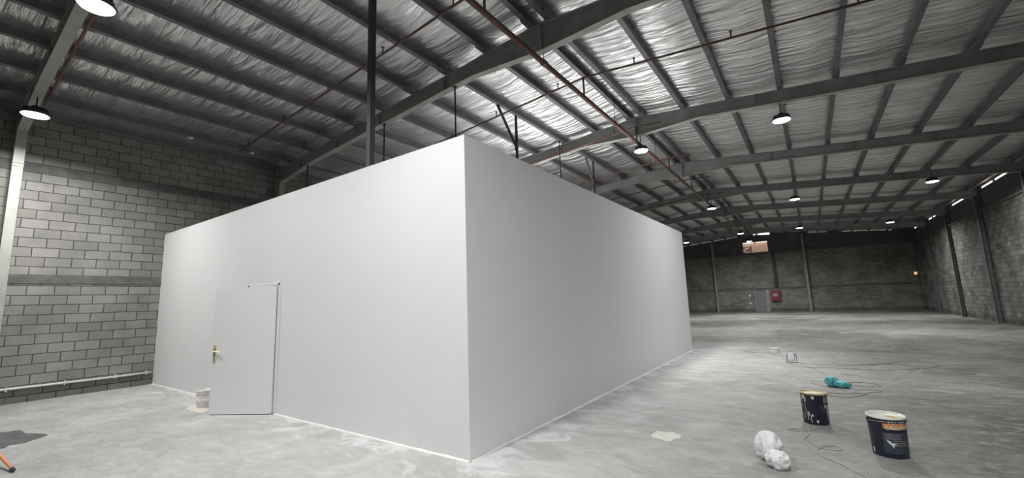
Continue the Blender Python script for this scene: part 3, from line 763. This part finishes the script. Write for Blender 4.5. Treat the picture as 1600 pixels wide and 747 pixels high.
# cables
def lay(pts, r, n=6): return smooth_path([(p[0], p[1], r + (p[2] if len(p) > 2 else 0)) for p in pts], n)
b = MB(); b.tube(lay([(0.02, 6.62), (-.07, 6.58), (-.13, 6.52), (-.17, 6.44), (-.22, 6.36), (-.27, 6.31), (-.36, 6.31), (-.42, 6.34), (-.36, 6.39), (-.31, 6.40), (-.25, 6.39), (-.215, 6.33, .012), (-.21, 6.23), (-.23, 6.11), (-.25, 6.01), (-.2, 5.96), (-.17, 5.88), (-.13, 5.80), (-.09, 5.765), (-.03, 5.75), (.02, 5.75), (.07, 5.79), (.065, 5.86), (.02, 5.89), (-.03, 5.87), (-.08, 5.80, .012), (-.12, 5.73), (-.14, 5.62), (-.12, 5.52), (-.08, 5.45), (-.01, 5.39), (.06, 5.31), (.12, 5.22), (.17, 5.14), (.23, 5.06), (.30, 4.95), (.40, 4.8), (.52, 4.65)], .005), .005, 8)
tag(b.build('cable', MAT['cable'], smooth=True), 'tan cable looping over the floor between the two dark drums', 'cable')
wires = [
    ([(.33, 9.45), (.44, 9.62), (.57, 9.59), (.68, 9.62), (.80, 9.75), (.70, 9.95), (.5, 10.0), (.3, 9.85), (.1, 9.7)], 'thin dark wire curving out right from under the turquoise film'),
    ([(.0, 8.80), (.07, 8.78), (.18, 8.83), (.3, 8.87), (.4, 8.95), (.52, 8.98), (.62, 9.12), (.76, 9.25), (.72, 9.38), (.55, 9.30), (.40, 9.20)], 'thin dark wire nearer than the turquoise film, upper of the two'),
    ([(0, 8.7), (.06, 8.61), (.15, 8.56), (.24, 8.54), (.35, 8.61), (.44, 8.75), (.55, 8.95)], 'thin dark wire nearest in front of the turquoise film'),
    ([(.28, 10.84), (.41, 10.79), (.56, 10.75), (.60, 10.6)], 'short dark wire behind the turquoise film'),
    ([(-.18, 9.6), (-.08, 9.45), (.0, 9.40), (.07, 9.3), (.16, 9.2), (.3, 9.15)], 'thin dark wire at the left of the turquoise film'),
    ([(-1.81, 14.02), (-1.47, 13.83), (-1.16, 13.75), (-.9, 13.5), (-.75, 12.9), (-.65, 12.2), (-.5, 11.8), (-.27, 11.5), (.19, 11.62), (.82, 11.61), (1.4, 11.85), (1.7, 12.3), (1.35, 12.6), (.55, 12.24), (.2, 12.4)], 'long thin wire wandering past the small work lamp'),
    ([(-.45, 12.2), (-.1, 12.0), (.4, 12.0), (1.0, 12.4), (1.35, 12.9), (1.8, 13.2), (2.1, 12.8), (1.7, 12.1)], 'long thin wire loop farthest back on the right floor'),
    ([(-.40, 12.1), (-.1, 11.2), (0.1, 10.4), (.05, 9.9), (.14, 9.55)], 'thin wire linking the small work lamp with the turquoise film'),
]
for pts, lab in wires:
    b = MB(); b.tube(lay(pts, .0035, 5), .0035, 6); tag(b.build('thin_wire', MAT['wire'], smooth=True), lab, 'wire', 'thin wires around the turquoise film')

# white roll / low tub in the distance
e = empty('tape_roll', (-1.02, 14.03, 0)); tag(e, 'small white round tub on the floor beyond the white room corner', 'tub')
b = MB(); b.lathe([(0, 0), (.115, 0), (.12, .005), (.125, .115), (.125, .125), (.112, .125), (.108, .03), (0, .03)], n=28); b.build('body', MAT['bucket'], e, smooth=False)
b = MB(); b.lathe([(.124, .100), (.131, .102), (.131, .126), (.124, .128)], n=28); b.build('rim', MAT['bucket'], e)
# work lamp: square panel head on a bent foot
e = empty('work_lamp', (-.53, 12.15, 0), math.radians(-8)); e.scale = (.75, .75, .9); tag(e, 'small tilted bluish white work lamp standing on the floor', 'work lamp')
R_ = Matrix.Rotation(math.radians(-12), 3, 'X')
b = MB(); b.box((-.04, 0, .165), (.2, .04, .24), R_); b.build('body', MAT['chrome'], e, bevel=.008)
b = MB(); b.box((-.04, -.024, .170), (.16, .008, .20), R_); b.build('panel', MAT['panel'], e)
b = MB(); b.tube([(.07, .02, .19), (.10, .03, .16), (.10, .04, .01), (.10, -.10, .008)], .008, 6); b.tube([(-.15, .02, .19), (-.165, .03, .16), (-.165, .04, .01), (-.165, -.10, .008)], .008, 6); b.tube([(.10, .04, .009), (-.165, .04, .009)], .008, 6)
b.build('stand', MAT['housing'], e)
b = MB(); b.lathe([(0, -.02), (.025, -.015), (.025, .015), (0, .02)], (.085, .02, .21), 12); b.build('knob', MAT['chrome'], e, smooth=True)

# bucket and cardboard behind the door
e = empty('bucket', (-9.02, 3.24, .006)); tag(e, 'white plastic bucket standing on cardboard beside the open door', 'bucket')
b = MB(); b.lathe([(0, 0), (.115, 0), (.12, .006), (.128, .10), (.131, .102), (.133, .12), (.130, .122), (.142, .27), (.15, .275), (.15, .29), (.138, .292), (.128, .14), (.11, .02), (0, .02)], n=32); b.build('body', MAT['bucket'], e, smooth=True)
b = MB(); b.lathe([(.140, .235), (.150, .237), (.150, .247), (.140, .249)], n=32); b.build('rim', MAT['bucket'], e)
b = MB(); b.tube([(.152 * math.cos(t), .152 * math.sin(t), .26 - .15 * math.sin(max(0, t + 2.6) if False else (i / 16 * math.pi))) for i, t in enumerate([math.radians(-190 + 180 * i / 16) for i in range(17)])], .003, 6); b.build('wire_handle', MAT['chrome'], e, smooth=True)
b = MB(); b.prism([(-9.42, 3.18), (-9.10, 2.98), (-8.50, 2.98), (-8.55, 3.40), (-9.1, 3.46)], 'Z', .001, .006)
tag(b.build('cardboard_sheet', MAT['card']), 'pinkish cardboard sheet under the white bucket', 'cardboard')

# stain and powder patch, thin layers on the floor
b = MB(); pts = [(-10.6, .75), (-10.07, 1.0), (-9.96, 1.17), (-9.62, 1.20), (-9.45, 1.28), (-9.20, 1.36), (-9.06, 1.30), (-8.98, 1.18), (-8.90, 1.10), (-8.93, .98), (-8.82, .90), (-9.1, .70), (-9.9, .6)]
sp = smooth_path([(x_, y_, 0) for x_, y_ in pts + [pts[0]]], 5)[:-1]
b.prism([(p.x + .02 * noise.noise(p * 9), p.y + .02 * noise.noise(p * 9 + Vector((4, 0, 0)))) for p in sp], 'Z', .0005, .003)
tag(b.build('floor_stain', MAT['stain']), 'dark wet stain on the concrete at the left edge', 'stain')
b = MB(); pts = []
for k in range(40):
    a = 2 * math.pi * k / 40; r = 1 + .4 * noise.noise((math.cos(a) * 1.5, math.sin(a) * 1.5, 3)) + .3 * noise.noise((math.cos(a) * 5, math.sin(a) * 5, 1)); pts.append((-1.62 + .17 * r * math.cos(a), 5.42 + .16 * r * math.sin(a)))
b.prism(pts, 'Z', .0004, .0018); tag(b.build('powder_patch', MAT['dust']), 'pale powder patch on the floor right of the white room corner', 'powder')

# orange broom, only its handle end reaches into the frame
e = empty('broom', (-7.37, .86, 0)); tag(e, 'orange broom handle with dark tip at the bottom left corner', 'broom')
p0 = Vector((0, 0, .028)); dr = Vector((-.36, -.06, .085)); p1 = p0 + dr * 3.2
b = MB(); b.tube([p0 + dr * .06, p1], .016, 12); b.build('handle', MAT['stick'], e, smooth=True)
b = MB(); b.tube([p0 - dr * .05, p0 + dr * .08], [.016, .021], 12); o = b.build('end_cap', MAT['rubber'], e, smooth=True); o['label'] = 'dark rubber tip'
b = MB(); b.box(p1 + Vector((-.03, 0, 0)), (.06, .32, .05)); b.build('brush_block', MAT['stick'], e, bevel=.01)
b = MB(); b.span((p1.x - .055, p1.y - .15, 0.001), (p1.x - .005, p1.y + .15, p1.z - .02)); b.build('bristles', MAT['bristle'], e)
